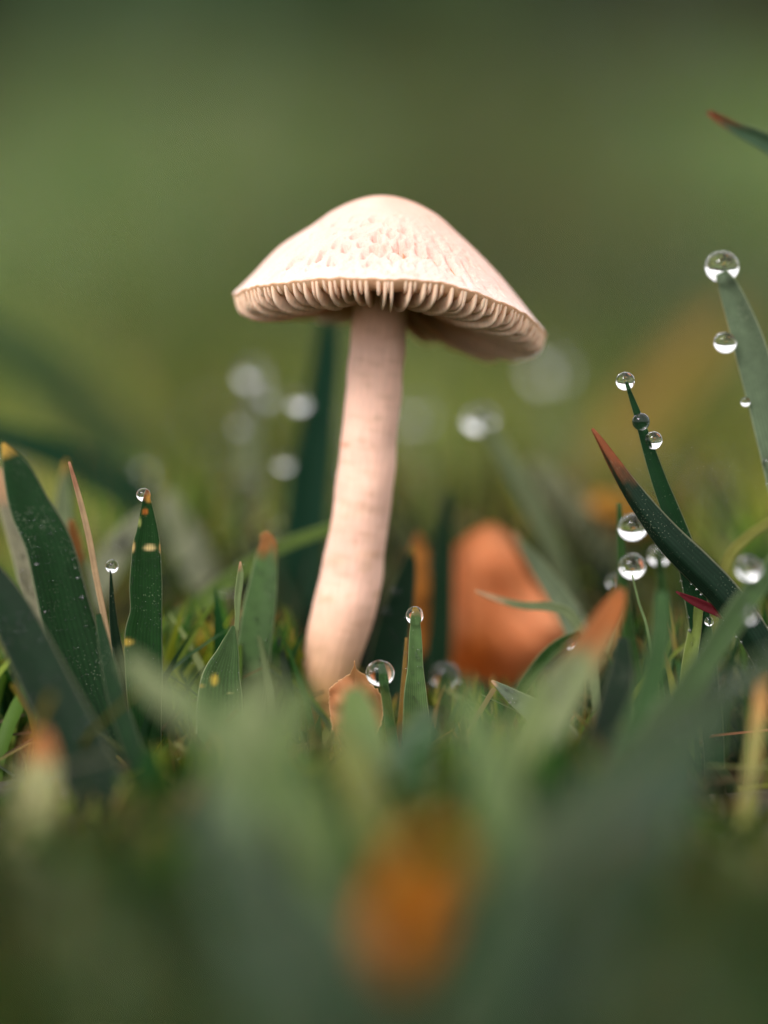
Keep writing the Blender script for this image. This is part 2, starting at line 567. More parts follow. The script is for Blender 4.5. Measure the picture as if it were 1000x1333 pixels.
for _ in range(3):
    _p = np.pad(_ff, 8, mode='reflect', reflect_type='odd'); _p[:8] = _ff[1:9][::-1]
    _ff = np.convolve(_p, np.ones(17) / 17, 'valid')
def fh(r):
    return np.interp(r, _rr, _ff)
def cap_top(rho, th):
    rz = rim_z(th)
    z = rz + (Z_TOP - rz) * fh(rho)
    z = z + 0.30 * smooth_noise(rho * 2.5 * np.cos(th), rho * 2.5 * np.sin(th), 0, 31) * np.sin(np.clip(rho, 0, 1) * math.pi)
    left = np.clip(-np.cos(th), 0, 1)
    z = z + 0.55 * left * np.exp(-((rho - .68) / .16) ** 2)                 # shoulder on one side
    return z

def cap_xy(rho, th):
    r = rho * rim_r(th)
    return AX[0] + r * np.cos(th), AX[1] + r * np.sin(th)

def under(rho, th):
    """underside of the flesh"""
    t = 0.35 + 2.1 * (1 - rho) ** 0.6
    return cap_top(rho, th) - t

def gill_edge(rho, th):
    rz = RM + (rim_z(th) - RM) * rho
    c = np.interp(rho, [0.0, .16, .3, .5, .7, .82, .90, .945, .972, .99, 1.0], [1.4, 1.0, -.5, -1.9, -2.7, -2.95, -2.85, -2.55, -2.1, -1.35, -.35])
    return rz + c

mush = bpy.data.objects.new('mushroom', None)
ROOT.link(mush)
M_ORG = np.array([at(424, 930)[0], 0, 0])
mush.location = tuple(M_ORG * MM)
tag(mush, 'pale pink mushroom with a pitted conical cap and a curved stem', 'mushroom')

# pits of the cap, thickest on the face towards the photographer
pr = np.random.default_rng(5)
_T, _R = np.meshgrid(np.linspace(-math.pi, 0, 240), np.linspace(.1, 1, 160))
_X, _Y = cap_xy(_R, _T)
_q = np.stack([_X, _Y, cap_top(_R, _T)], -1) - CAMP
_d = _q @ FWD
_PX, _PY = 500 + (_q @ RGT) / _d / K, 666.5 - (_q @ UPV) / _d / K
pits = []
for px, py, s, l, dp in [(490, 309, .50, .95, .75), (487, 323, .50, .7, .55), (463, 306, .55, .8, .45), (451, 321, .50, .9, .55), (419, 330, .42, 1.3, .55), (380, 341, .40, 1.0, .45), (497, 327, .42, .8, .5),
                         (475, 328, .40, .7, .5), (489, 284, .65, 1.0, .35), (521, 321, .70, 1.2, .85), (511, 304, .50, .8, .5), (548, 325, .60, 1.3, .55), (566, 332, .65, 1.3, .65), (588, 344, .45, 1.4, .5),
                         (437, 316, .40, .9, .4), (505, 322, .40, .6, .4), (533, 318, .40, .8, .4), (470, 318, .35, .6, .4), (505, 290, .5, .8, .3), (530, 300, .5, 1.0, .35), (430, 340, .3, .7, .35), (405, 338, .3, .9, .35),
                         (460, 335, .35, .5, .4), (515, 336, .45, .5, .4), (480, 340, .3, .4, .3), (610, 352, .4, 1.4, .35), (545, 308, .4, 1.1, .3), (570, 315, .4, 1.3, .3)]:
    i = np.argmin((_PX - px) ** 2 + (_PY - py) ** 2)
    pits.append((_R.ravel()[i], _T.ravel()[i], s, l * .72, dp))
for k in range(300):
    th = -math.pi / 2 + pr.normal() * 0.7
    rho = 1 - abs(pr.normal()) * .26 - .02
    s = pr.uniform(.12, .34)
    pits.append((rho, th, s, s * pr.uniform(.8, 1.6), pr.uniform(.08, .26)))

def cap():
    nt, nr = 560, 120
    th = np.linspace(0, 2 * math.pi, nt, endpoint=False)
    rho = np.r_[np.linspace(0.004, .3, 22, endpoint=False), np.linspace(.3, 1.0, nr - 22)]
    T, R = np.meshgrid(th, rho)
    X, Y = cap_xy(R, T)
    Z = cap_top(R, T)
    rmax = 17.6
    for (r0, t0, s, l, dp) in pits:
        dt = (T - t0 + math.pi) % (2 * math.pi) - math.pi
        a = dt * R * rmax
        b = (R - r0) * rmax
        m = (a / s) ** 2 + (b / l) ** 2
        Z -= (1.9 if dp > .34 else 1.4) * dp * np.exp(-m ** 2)
    front = np.exp(-((((T + math.pi / 2 + math.pi) % (2 * math.pi)) - math.pi) / 1.0) ** 2)
    Z += 0.085 * front * smooth_noise(X * 6, Y * 6 + Z * 7, 0, 41) * np.clip((R - .3) * 3, 0, 1)
    Z += 0.03 * smooth_noise(X * 13, Y * 13 + Z * 11, 0, 43) * np.clip((R - .2) * 2, 0, 1)
    V = [np.stack([X, Y, Z], -1).reshape(-1, 3)]
    # rounded lip and underside
    lip = [(1.004, -.06), (1.005, -.18), (1.0, -.34), (.988, -.64), (.97, -1.0)]
    for (rr, dz) in lip:
        x, y = cap_xy(np.full(nt, rr), th)
        V.append(np.stack([x, y, rim_z(th) + dz], -1))
    for rr in (.93, .85, .7, .5, .3, .12):
        x, y = cap_xy(np.full(nt, rr), th)
        z = np.minimum(under(np.full(nt, rr), th), cap_top(np.full(nt, rr), th) - .3)
        if rr > .8:
            z = z - (1.75 if rr > .9 else 1.0)
        V.append(np.stack([x, y, z], -1))
    Vv = np.vstack(V)
    rows = nr + len(lip) + 6
    i = np.arange(rows - 1)[:, None] * nt
    j = np.arange(nt)[None]
    jn = (j + 1) % nt
    F = np.stack([i + j, i + nt + j, i + nt + jn, i + jn], -1).reshape(-1, 4)
    apex = len(Vv)
    Vv = np.vstack([Vv, [[AX[0], AX[1], cap_top(np.array([0.0]), np.array([0.0]))[0]]]])
    tri = np.stack([np.full(nt, apex), np.arange(nt), (np.arange(nt) + 1) % nt, (np.arange(nt) + 1) % nt], 1)
    faces = [tuple(f) for f in F] + [(int(a), int(b), int(c)) for a, b, c, _ in tri]
    TT = np.r_[np.tile(th, rows), 0]
    RRf = np.r_[np.repeat(np.r_[rho, [l[0] for l in lip], .93, .85, .7, .5, .3, .12], nt), 0]
    c0 = np.array([.665, .435, .372]); c1 = np.array([.62, .36, .275]); c2 = np.array([.66, .49, .43])
    crown = np.exp(-(RRf / .32) ** 2)[:, None]
    rim = np.clip((RRf - .75) / .25, 0, 1)[:, None]
    col = c0 * (1 - crown) + c1 * crown
    col = col * (1 - rim) + c2 * rim
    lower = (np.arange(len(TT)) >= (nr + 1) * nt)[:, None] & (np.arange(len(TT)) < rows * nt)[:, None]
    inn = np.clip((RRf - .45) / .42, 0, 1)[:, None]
    col = np.where(lower, np.array([.72, .42, .24]) * inn + np.array([.34, .16, .055]) * (1 - inn), col)  # inner flesh browner, with the shade under the cap worked into its colour
    side = (np.clip(np.cos(TT + .3), 0, 1) * np.clip(1 - RRf, 0, 1) * 1.4).clip(0, 1)[:, None]
    col = col * (1 - .5 * side) + np.array([.58, .30, .20]) * .5 * side
    nz = smooth_noise(Vv[:, 0] * 1.1, Vv[:, 1] * 1.1, Vv[:, 2] * 1.1, 44)[:, None]
    col = col * (1 + .05 * nz)
    st = np.clip(smooth_noise(Vv[:, 0] * 2.4 + nz[:, 0], Vv[:, 1] * 2.4, Vv[:, 2] * 2.4, 46) - .45, 0, 1)[:, None] * np.clip((RRf - .25) * 3, 0, 1)[:, None] * .42      # damp stains
    col = col * (1 - st) + np.array([.44, .30, .22]) * st
    # two small rusty specks and a dark one
    for (px, py, rad, cc) in [(557, 336, .14, (.45, .06, .02)), (459, 331, .09, (.03, .03, .03)), (541, 317, .12, (.55, .14, .08))]:
        q = Vv - CAMP
        d = q @ FWD
        ex = 500 + (q @ RGT) / d / K - px
        ey = 666.5 - (q @ UPV) / d / K - py
        m = np.exp(-((np.hypot(ex, ey) * K * FOCUS / rad) ** 2))[:, None] * (Vv[:, 1] < 0)[:, None]
        col = col * (1 - m) + np.array(cc) * m
    uv = np.stack([TT / 6.283 * 12, RRf * 12], 1)
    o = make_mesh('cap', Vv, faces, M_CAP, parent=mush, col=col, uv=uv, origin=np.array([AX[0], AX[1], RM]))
    o['label'] = 'pale pink conical cap with a pitted wrinkled skin'
    return o
cap_o = cap()

def gills(parent):
    n = 144
    gr = np.random.default_rng(9)
    for k in range(n):
        th0 = (k + gr.uniform(-.32, .32)) / n * 2 * math.pi
        kind = k % 4
        r0 = .17 if kind == 0 else (.38 + gr.uniform(-.05, .08) if kind == 2 else .70 + gr.uniform(-.10, .12))
        full = 1.0 if kind in (0, 2) else gr.uniform(.60, .95)
        full *= gr.uniform(.90, 1.06)
        rs = np.r_[np.linspace(r0, .9, 10, endpoint=False), .9, .93, .955, .972, .984, .992, .998]
        wav = gr.uniform(-.035, .035)
        ph = gr.uniform(0, 6.28)
        th = th0 + wav * np.sin((rs - .5) * 4 + ph)
        zt = np.minimum(under(rs, th), cap_top(rs, th) - .25) + .25
        ze = gill_edge(rs, th)
        ze = zt + np.minimum(ze - zt, -.12) * full
        if r0 > .3:
            fade = np.clip((rs - r0) / .16, 0, 1) ** .6
            ze = zt + (ze - zt) * np.maximum(fade, .04)
        thick = gr.uniform(.38, .52)
        x, y = cap_xy(rs, th)
        tx, ty = -np.sin(th0), np.cos(th0)
        ring = []
        prof = [(0.0, 1.25), (.35, 1.0), (.7, .86), (.92, .62), (1.0, 0.0), (.92, -.62), (.7, -.86), (.35, -1.0), (0.0, -1.25)]
        for f, s in prof:
            ww = s * thick * .5 * np.clip((1.003 - rs) / .02 + .25, .25, 1)
            ring.append(np.stack([x + tx * ww, y + ty * ww, zt + (ze - zt) * f], -1))
        A = np.stack(ring, 1)                             # (len, 9, 3)
        m, p = A.shape[:2]
        i = (np.arange(m - 1)[:, None] * p + np.arange(p - 1)[None]).ravel()
        F = np.stack([i, i + p, i + p + 1, i + 1], 1)
        faces = [tuple(f) for f in F] + [tuple(range(p)), tuple(range((m - 1) * p, m * p))[::-1]]
        f = np.tile(np.array([q[0] for q in prof]), m)[:, None]
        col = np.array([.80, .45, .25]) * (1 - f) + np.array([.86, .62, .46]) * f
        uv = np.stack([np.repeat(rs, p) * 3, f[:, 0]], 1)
        o = make_mesh('gill', A.reshape(-1, 3), faces, M_GILL, parent=parent, col=(col * np.clip((np.repeat(rs, p) - .45) / .42, 0, 1)[:, None] ** .8 + np.array([.34, .16, .055]) * (1 - np.clip((np.repeat(rs, p) - .45) / .42, 0, 1)[:, None] ** .8)) * gr.uniform(.94, 1.04), uv=uv, origin=np.array([x[-1], y[-1], zt[-1]]))  # gills browned toward the stem, their colour deepening the shadow under the cap
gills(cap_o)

def stem():
    pts = [(497, 345, 37), (496, 385, 36), (494, 420, 35), (487, 500, 36), (481.5, 560, 36), (478, 600, 36.5), (472, 650, 37), (465, 700, 38), (457, 750, 40.5),
           (450, 785, 42), (441, 820, 41.5), (433.5, 850, 39), (426, 890, 36), (421, 940, 34), (420, 1020, 33)]
    P = []
    for px, py, hw in pts:
        p = at(px, py, 0)
        p[1] = 0
        P.append(list(p) + [hw * K * FOCUS])
    S = catmull(P, 260)
    nt = 96
    th = np.linspace(0, 2 * math.pi, nt, endpoint=False)
    Vv, C, U = [], [], []
    sr = np.random.default_rng(3)
    lum = []
    for i, s in enumerate(S):
        v = i / (len(S) - 1)
        r = s[3] * (1 + .012 * np.sin(th * 2 + v * 5) + .010 * np.sin(th * 5 + v * 3))
        zz = s[2]
        r = r + .010 * np.sin(th * 23 + 2.0 * np.sin(v * 6)) + .006 * np.sin(th * 41 + v * 4)
        r = r + .07 * smooth_noise(np.cos(th) * 1.6, np.sin(th) * 1.6, zz * .9, 61) + .02 * smooth_noise(np.cos(th) * 4, np.sin(th) * 4, zz * 1.1, 62)
        Vv.append(np.stack([s[0] + r * np.cos(th), s[1] + r * np.sin(th), np.full(nt, zz)], -1))
        z_n = zz / Z_TOP
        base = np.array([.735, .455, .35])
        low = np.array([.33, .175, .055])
        hi = np.array([.62, .29, .12])  # warm light bounced under the gills, painted into the stem top
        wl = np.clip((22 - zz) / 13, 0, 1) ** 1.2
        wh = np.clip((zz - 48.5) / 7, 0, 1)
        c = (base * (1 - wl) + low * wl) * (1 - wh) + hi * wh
        blot = smooth_noise(np.cos(th) * 1.2, np.sin(th) * 1.2, zz * .42, 65)
        mk = smooth_noise(np.cos(th) * 2.6, np.sin(th) * 2.6, zz * 1.5, 66)
        c = c[None] * (1 + .13 * blot[:, None])
        m = np.clip((mk - .75) * 1.2, 0, .4)[:, None] * np.clip((40 - zz) / 20, .15, 1)
        c = c * (1 - m) + np.array([.50, .30, .17]) * m
        C.append(c)
        U.append(np.stack([th / 6.283 * 6, np.full(nt, v * 10)], -1))
    Vv, C, U = np.vstack(Vv), np.vstack(C), np.vstack(U)
    q = Vv - CAMP
    d = q @ FWD
    qx = 500 + (q @ RGT) / d / K
    qy = 666.5 - (q @ UPV) / d / K
    for (px, py, sx, sy, cc, a) in [(449, 579, 7, 4, (.62, .22, .12), .8), (437, 730, 16, 5, (.55, .33, .2), .5), (480, 722, 15, 6, (.62, .36, .22), .5), (430, 780, 6, 6, (.5, .33, .2), .5), (465, 668, 14, 4, (.62, .42, .28), .45), (489, 636, 10, 4, (.62, .42, .30), .3)]:
        m = (a * np.exp(-((qx - px) / sx) ** 2 - ((qy - py) / sy) ** 2) * (Vv[:, 1] < 0.5))[:, None]
        C = C * (1 - m) + np.array(cc) * m
    for _ in range(70):                                  # small bruises and creases running round the stem
        py, off = sr.uniform(430, 900), sr.uniform(-34, 34)
        cx0 = np.interp(py, [500, 600, 700, 780, 850, 900], [487, 478, 465, 451, 433, 425])
        m = (sr.uniform(.12, .38) * np.exp(-((qx - cx0 - off) / sr.uniform(5, 15)) ** 2 - ((qy - py - .15 * (qx - cx0)) / sr.uniform(1.8, 5)) ** 2) * (Vv[:, 1] < 0.8))[:, None]
        C = C * (1 - m) + np.array([.42, .24, .14]) * m
    n = len(S)
    i = np.arange(n - 1)[:, None] * nt
    j = np.arange(nt)[None]
    F = np.stack([i + j, i + (j + 1) % nt, i + nt + (j + 1) % nt, i + nt + j], -1).reshape(-1, 4)[:, ::-1]
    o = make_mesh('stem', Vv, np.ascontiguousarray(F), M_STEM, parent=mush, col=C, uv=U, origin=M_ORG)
    o['label'] = 'curved pale stem browning towards the ground'
stem()

# ---------------------------------------------------------------- single blades of grass
G_DARK = (.0035, .015, .005); G_DEEP = (.0065, .028, .007); G_MID = (.022, .056, .012); G_LITE = (.085, .135, .030)
G_SAGE = (.105, .135, .075); G_YEL = (.14, .16, .03); G_TEAL = (.030, .070, .040)
T_BROWN = (.18, .07, .025); T_ORANGE = (.20, .085, .024); T_TAN = (.34, .21, .12); T_MAROON = (.09, .010, .014); T_YEL = (.34, .21, .04)
PALE = np.array([.46, .44, .28])
BLADES = {}
NEAR = -12.5                    # the grass in focus stands this far (mm) in front of the stem

def blade(key, label, pts, dep, col, tip=None, tipfrac=0.0, twist=0.0, fold=0.22, edge=0.7, group=None, basecol=None, nl=40, across=9, spots=(), wob=0.022, thick=.12, name='grass_blade', cat='grass', ground_end=True):
    d0, d1 = dep if isinstance(dep, tuple) else (dep, dep)
    d0, d1 = d0 + NEAR, d1 + NEAR
    L = [0.0]
    for a, b in zip(pts, pts[1:]):
        L.append(L[-1] + math.hypot(b[0] - a[0], b[1] - a[1]))
    P = []
    for (px, py, w), l in zip(pts, L):
        de = d0 + (d1 - d0) * l / L[-1]
        p = at(px, py, de)
        P.append(list(p) + [w * K * (FOCUS + de)])
    last, prev = np.array(P[-1]), np.array(P[-2])
    gz = float(ground_z(last[0], last[1]))
    if ground_end and last[2] > gz + .5:
        t = (last - prev)[:3]
        t = t / np.linalg.norm(t)
        drop = last[2] - gz + 1.5
        run = np.clip(abs(t[2]), .35, 1)
        end = last[:3] + np.array([t[0] / run * drop * .5, t[1] / run * drop * .5, -drop])
        mid = last[:3] * .45 + end * .55 + np.array([t[0], t[1], 0]) * drop * .08
        P.append(list(mid) + [last[3] * .95])
        P.append(list(end) + [last[3] * .8])
    S = catmull(P, nl)
    S[:, 3] = np.maximum(S[:, 3], .05)
    us = {9: [-1, -.90, -.62, -.3, 0, .3, .62, .90, 1]}.get(across)
    if us is None:
        inner = np.linspace(-.93, .93, across - 2)
        us = [-1] + list(inner) + [1]
    us = np.array(us)
    T = np.gradient(S[:, :3], axis=0)
    T /= np.linalg.norm(T, axis=1)[:, None]
    view = S[:, :3] - CAMP
    view /= np.linalg.norm(view, axis=1)[:, None]
    side = np.cross(T, view)
    side /= np.linalg.norm(side, axis=1)[:, None]
    nrm = np.cross(side, T)
    ln = np.linspace(0, 1, nl)
    seed = sum(ord(ch) for ch in key)
    r = np.random.default_rng(seed)
    tw = twist + .12 * np.sin(ln * 3 + r.uniform(0, 6))
    s2 = np.cos(tw)[:, None] * side + np.sin(tw)[:, None] * nrm
    n2 = -np.sin(tw)[:, None] * side + np.cos(tw)[:, None] * nrm
    half = S[:, 3] * .5 / np.maximum(np.cos(tw), .35)
    wl = 1 + wob * smooth_noise(ln * 14, ln * 0, 0, seed + 1)
    wr = 1 + wob * smooth_noise(ln * 14, ln * 0, 0, seed + 2)
    th = np.minimum(thick, half * .7)
    rows = []
    ring_u = list(us) + list(us[1:-1][::-1])
    for idx, u in enumerate(ring_u):
        topside = idx < len(us)
        hh = half * (wl if u < 0 else wr)
        off = (fold * (1 - abs(u)) - .02 * np.cos(u * 9)) * hh
        t = th * .5 * (1 - abs(u) ** 6) * (1 if topside else -1)
        rows.append(S[:, :3] + s2 * (u * hh)[:, None] + n2 * (off + t)[:, None])
    A = np.stack(rows, 1)
    m, p = A.shape[:2]
    i = np.arange(m - 1)[:, None] * p
    j = np.arange(p)[None]
    jn = (j + 1) % p
    F = np.stack([i + j, i + jn, i + p + jn, i + p + j], -1).reshape(-1, 4)
    faces = [tuple(f) for f in F] + [tuple(range(p))[::-1], tuple(range((m - 1) * p, m * p))]
    c = np.array(col)
    UU = np.tile(np.array(ring_u), m)
    LL = np.repeat(ln, p)
    C = np.repeat(c[None], m * p, 0)
    if basecol is not None:
        w = np.clip((LL - .45) / .5, 0, 1)[:, None]
        C = C * (1 - w) + np.array(basecol) * w
    C = C * (1 + .12 * smooth_noise(UU * 2, LL * 9, 0, seed + 3))[:, None]
    e = (np.abs(UU) > .97)[:, None] * edge
    C = C * (1 - e) + (PALE * .55 + C * 1.2) * e
    if tip is not None:
        w = 1 - np.clip((LL - tipfrac * .6) / (tipfrac * .6) + .55 * smooth_noise(UU * 3, LL * 40, 0, seed + 4), 0, 1)
        C = C * (1 - w[:, None]) + np.array(tip) * w[:, None]
    V = A.reshape(-1, 3)
    for (px, py, sx, sy, cc, a) in spots:
        q = V - CAMP
        d = q @ FWD
        ex = 500 + (q @ RGT) / d / K - px
        ey = 666.5 - (q @ UPV) / d / K - py
        w = (a * np.exp(-((ex / sx) ** 2 + (ey / sy) ** 2) ** 2))[:, None]
        C = C * (1 - w) + np.array(cc) * w
    base = np.array([S[-1, 0], S[-1, 1], max(S[-1, 2], 0)])
    o = make_mesh(name, V, faces, M_BLADE, col=C, uv=np.stack([UU, LL], 1), origin=base)
    tag(o, label, cat, group or 'single blades of grass around the mushroom')
    BLADES[key] = (S, s2, n2, half, fold)
    return o

blade('A', 'broad dark green blade with an ochre tip rising at the picture edge',
      [(4, 577, 4), (22, 612, 37), (40, 660, 54), (66, 715, 62), (90, 810, 70), (116, 900, 72), (146, 985, 66)], (9, -3), G_DEEP, T_YEL, .035, twist=.25, fold=.18)
blade('B', 'thin dry pinkish tan stalk standing between two green blades',
      [(90, 601, 3), (97, 625, 6), (107, 662, 7.5), (117, 705, 8), (125, 750, 8), (136, 805, 8), (150, 880, 8)], (0, 2), (.36, .25, .15), (.30, .15, .09), .10, fold=.5, thick=.5, edge=.2)
blade('C', 'upright dark green blade with a drop on its browned tip and a yellow scar',
      [(191, 638, 3), (191, 655, 13), (192, 690, 28), (191, 713, 37), (190, 760, 43), (190.5, 796, 42), (187, 830, 50), (188, 890, 48), (190, 970, 40)], (0, 0), (.009, .038, .008), T_BROWN, .03, fold=.10, nl=130, across=25, wob=.02,
      spots=[(189, 666, 4, 4, (.40, .13, .02), .95), (189, 666, 1.8, 1.8, (.10, .02, .01), .9), (182, 680, 2.5, 6, (.30, .33, .10), .7), (195, 713, 8, 4, (.55, .42, .20), .95), (173, 712, 3, 7, (.5, .34, .14), .9), (210, 713, 3, 7, (.5, .3, .12), .9), (164, 836, 10, 5, (.45, .30, .05), .8), (194, 648, 5, 6, (.55, .27, .05), .85)])
blade('D', 'narrow blackish green blade squeezed beside the dry stalk',
      [(144, 741, 2), (147, 800, 10), (155, 860, 15), (167, 935, 16), (180, 1000, 16)], (2, 0), G_DARK, twist=.3)
blade('F', 'pale green blade arching low towards the mushroom stem',
      [(462, 676, 10), (425, 690, 15), (385, 704, 17), (350, 719, 19), (305, 750, 22), (260, 787, 24), (212, 828, 26), (170, 885, 26)], (24, 26), G_LITE, fold=.2)
blade('F2', 'green blade with a blunt orange brown tip beside the stem',
      [(343, 693, 10), (349, 708, 24), (346, 735, 32), (338, 790, 42), (330, 850, 46), (322, 915, 44)], (11, 6), (.050, .095, .030), T_ORANGE, .10, fold=.15)
blade('G', 'thin pale green sprout curling upright next to the broad blade',
      [(313, 731, 2), (313, 750, 9), (309.5, 780, 9), (309, 805, 6), (304, 850, 6), (300, 900, 8)], (1, 2), (.16, .21, .09), T_TAN, .04, fold=.3)
blade('H', 'short green blade with a fuzzy pale edge and yellow flecks low down',
      [(304, 815, 4), (297, 850, 30), (288, 890, 54), (287, 950, 64), (292, 1010, 60)], (1, -5), (.040, .078, .024), twist=.3, fold=.12, nl=90, across=17, edge=1.0,
      spots=[(279, 885, 5, 8, (.45, .33, .05), .9), (262, 893, 4, 3, (.3, .2, .05), .8), (300, 902, 2, 2, (.5, .45, .2), .9)])
blade('I', 'blurred deep green blade standing tall behind the stem',
      [(428, 395, 14), (426, 460, 36), (415, 550, 46), (402, 640, 58), (394, 720, 62), (388, 800, 60)], 58, (.005, .030, .014), fold=.3, edge=.2)
blade('J', 'blurred dark blade slanting across behind the dewy tip',
      [(-70, 535, 20), (0, 566, 36), (70, 590, 44), (150, 630, 52), (215, 680, 58), (265, 745, 60)], 75, (.006, .030, .012), edge=.2)
blade('J2', 'very blurred dark blade leaning across the pale lawn',
      [(-90, 400, 30), (0, 455, 50), (80, 510, 60), (160, 590, 60), (210, 680, 60)], 190, (.030, .058, .022), edge=.2)
blade('K', 'slender blade carrying three beads of water near its tip',
      [(815, 497, 3), (822, 517, 7), (832, 545, 11), (843, 580, 16), (858, 625, 21), (876, 672, 25), (893, 720, 28), (906, 780, 30), (918, 860, 30)], (0, 2), (.008, .036, .011), fold=.3, twist=.2, nl=60)
blade('L', 'dark folded blade with a rusty tip crossing the beaded blade',
      [(771, 558, 4), (783, 576, 10), (802, 607, 18), (832, 652, 28), (870, 700, 38), (912, 742, 42), (946, 778, 42), (990, 840, 40)], (0, -3), (.008, .023, .012), (.18, .055, .022), .12, fold=-.75, twist=-.35, nl=60)
blade('M', 'tall grey green blade with a large drop on its tip',
      [(939, 352, 12), (949, 375, 27), (970, 432, 40), (987, 490, 45), (1003, 550, 47), (1020, 620, 48), (1042, 740, 46)], (8, 2), (.075, .105, .060), fold=.18, nl=60, edge=.9)
blade('N', 'arching blade with a reddish tip reaching in high up',
      [(922, 146, 6), (935, 154, 11), (955, 166, 15), (982, 178, 22), (1012, 194, 26), (1070, 240, 28), (1120, 330, 30), (1150, 520, 32), (1160, 860, 32)], (15, 15), (.045, .085, .045), (.15, .045, .018), .035, fold=.6, nl=80)
blade('O', 'upright soft blade behind the pair of stacked drops',
      [(806, 655, 6), (808, 700, 11), (811, 760, 13), (820, 830, 15), (834, 905, 16)], 9, G_MID)
blade('O2', 'hair thin stem below the lower of two stacked drops',
      [(823, 748, 2.2), (832, 785, 3.2), (842, 815, 3.6), (852, 870, 4)], 2, (.12, .17, .07), thick=.2)
blade('P', 'maroon pointed blade tip lying across a yellow green blade',
      [(880, 770, 2), (896, 779, 9), (915, 788, 13), (938, 799, 12), (968, 822, 11), (992, 875, 10)], (-1, -2), (.10, .035, .03), T_MAROON, .5, fold=.4)
blade('P2', 'bright yellow green blade behind the maroon tip',
      [(911, 755, 2), (911, 775, 9), (908, 800, 14), (903, 830, 18), (897, 870, 20), (892, 935, 20)], (2, 1), (.12, .16, .035), T_YEL, .03, fold=.2, edge=1.0)
blade('Q', 'thin curved blade lying in front of the big orange leaf',
      [(619, 769, 3), (645, 779, 8), (680, 788, 10), (715, 790, 12), (742, 800, 13), (762, 838, 14), (776, 905, 14)], (12, 8), (.12, .15, .07), T_TAN, .12)
blade('Q2', 'grey green blade leaning over the edge of the big orange leaf',
      [(668, 692, 5), (698, 735, 20), (728, 778, 28), (758, 832, 36), (785, 905, 40)], (26, 14), G_SAGE, T_TAN, .05)
blade('Q3', 'short green blade arching down under the big orange leaf',
      [(757, 826, 10), (735, 836, 17), (712, 854, 18), (692, 880, 17), (672, 915, 16)], 9, G_MID, edge=.9)
blade('Q4', 'flat grey green blade sprinkled with fine dew',
      [(640, 886, 3), (664, 904, 18), (700, 930, 32), (740, 968, 40), (780, 1030, 42)], (-2, -16), (.085, .11, .070), T_TAN, .04, edge=.9)
blade('R', 'small light green sprout with a drop on its tip',
      [(540, 793, 3), (541, 801, 9), (541, 830, 17), (541, 870, 21), (541, 905, 30), (542, 950, 36), (542, 1000, 34)], (-1, -2), (.075, .135, .045), T_YEL, .03, fold=.25, nl=70, edge=.9)
blade('R2', 'thin brownish stem behind the small dewy sprout',
      [(529, 830, 3), (527, 870, 6), (524, 910, 7), (520, 960, 8)], 3, (.20, .12, .03), thick=.3)
blade('S', 'dark green blade leaning against the lower stem',
      [(537, 710, 3), (531, 745, 22), (521, 785, 36), (512, 825, 46), (505, 870, 52), (498, 940, 48)], (20, 17), (.005, .028, .010), T_YEL, .04, fold=.12)
blade('T2', 'blurred bluish green blade between stem and orange leaf',
      [(582, 640, 10), (577, 710, 28), (573, 790, 36), (570, 890, 36)], 42, (.010, .034, .014))
blade('U', 'blurred blade with an orange red tip in front of the big leaf',
      [(810, 766, 12), (796, 797, 32), (766, 848, 46), (727, 908, 60), (692, 975, 66), (655, 1060, 66)], (-22, -62), (.16, .19, .085), (.27, .085, .02), .26, fold=.2)
blade('V2', 'blurred green blade rising beside the orange red tip',
      [(862, 770, 14), (860, 830, 28), (842, 910, 38), (806, 1010, 46), (780, 1080, 46)], (-22, -50), (.026, .062, .017))
blade('W', 'blurred grey green blade slanting below the folded dark blade',
      [(1014, 725, 22), (965, 792, 32), (912, 870, 36), (860, 945, 42), (800, 1030, 46)], (-14, -46), (.040, .074, .024), fold=.3)
blade('X', 'very blurred pale blade lying low at the picture edge',
      [(1060, 830, 30), (970, 886, 40), (880, 945, 46), (790, 1015, 50), (700, 1110, 50)], (-46, -98), (.032, .062, .020))
blade('X2', 'very blurred dull green blade beneath the pale slanting one',
      [(960, 940, 20), (860, 1000, 44), (760, 1070, 60), (660, 1160, 64)], (-80, -135), (.026, .055, .018))
blade('Y', 'blurred tan and green stalk hanging down near the picture edge',
      [(994, 872, 20), (986, 950, 19), (976, 1020, 18), (968, 1090, 17), (957, 1160, 16)], (-24, -50), (.20, .19, .06), (.34, .18, .06), .28, thick=.6, fold=.4)
blade('Z', 'yellow edged blade curving up behind the folded dark blade',
      [(1030, 660, 8), (1000, 681, 11), (972, 700, 13), (948, 728, 14), (935, 780, 15)], 11, (.17, .17, .04), edge=.4)
blade('V', 'blurred straw green blade with a burnt orange tip near the lower edge',
      [(56, 950, 14), (53, 985, 40), (47, 1040, 54), (43, 1110, 58), (40, 1190, 56)], (-52, -70), (.22, .22, .10), (.28, .11, .035), .16)
blade('V3', 'small yellow blade lying among dark blades near the lower corner',
      [(98, 1017, 5), (125, 1030, 10), (160, 1050, 11), (205, 1090, 11)], (-14, -34), (.16, .17, .035), T_YEL, .2)
blade('L2', 'wide blackish green blade filling the lower picture edge',
      [(-30, 720, 20), (10, 790, 54), (55, 880, 66), (100, 970, 74), (150, 1070, 74)], (-8, -36), G_DARK, edge=.6)
blade('L3', 'pale weathered blade edge behind the broad ochre tipped blade',
      [(-4, 610, 10), (10, 660, 22), (32, 735, 26), (52, 830, 26), (70, 930, 26)], (14, 8), (.22, .21, .14), T_TAN, .1)
blade('L4', 'slim dark blade between the broad blade and the dewy tip',
      [(128, 800, 8), (138, 850, 18), (155, 920, 24), (185, 1010, 26)], (-6, -20), G_DEEP)
blade('L5', 'small soft blade with a rusty tip behind the dry stalk',
      [(92, 676, 7), (97, 700, 15), (106, 745, 18), (118, 810, 18)], 15, (.09, .12, .05), T_ORANGE, .2)
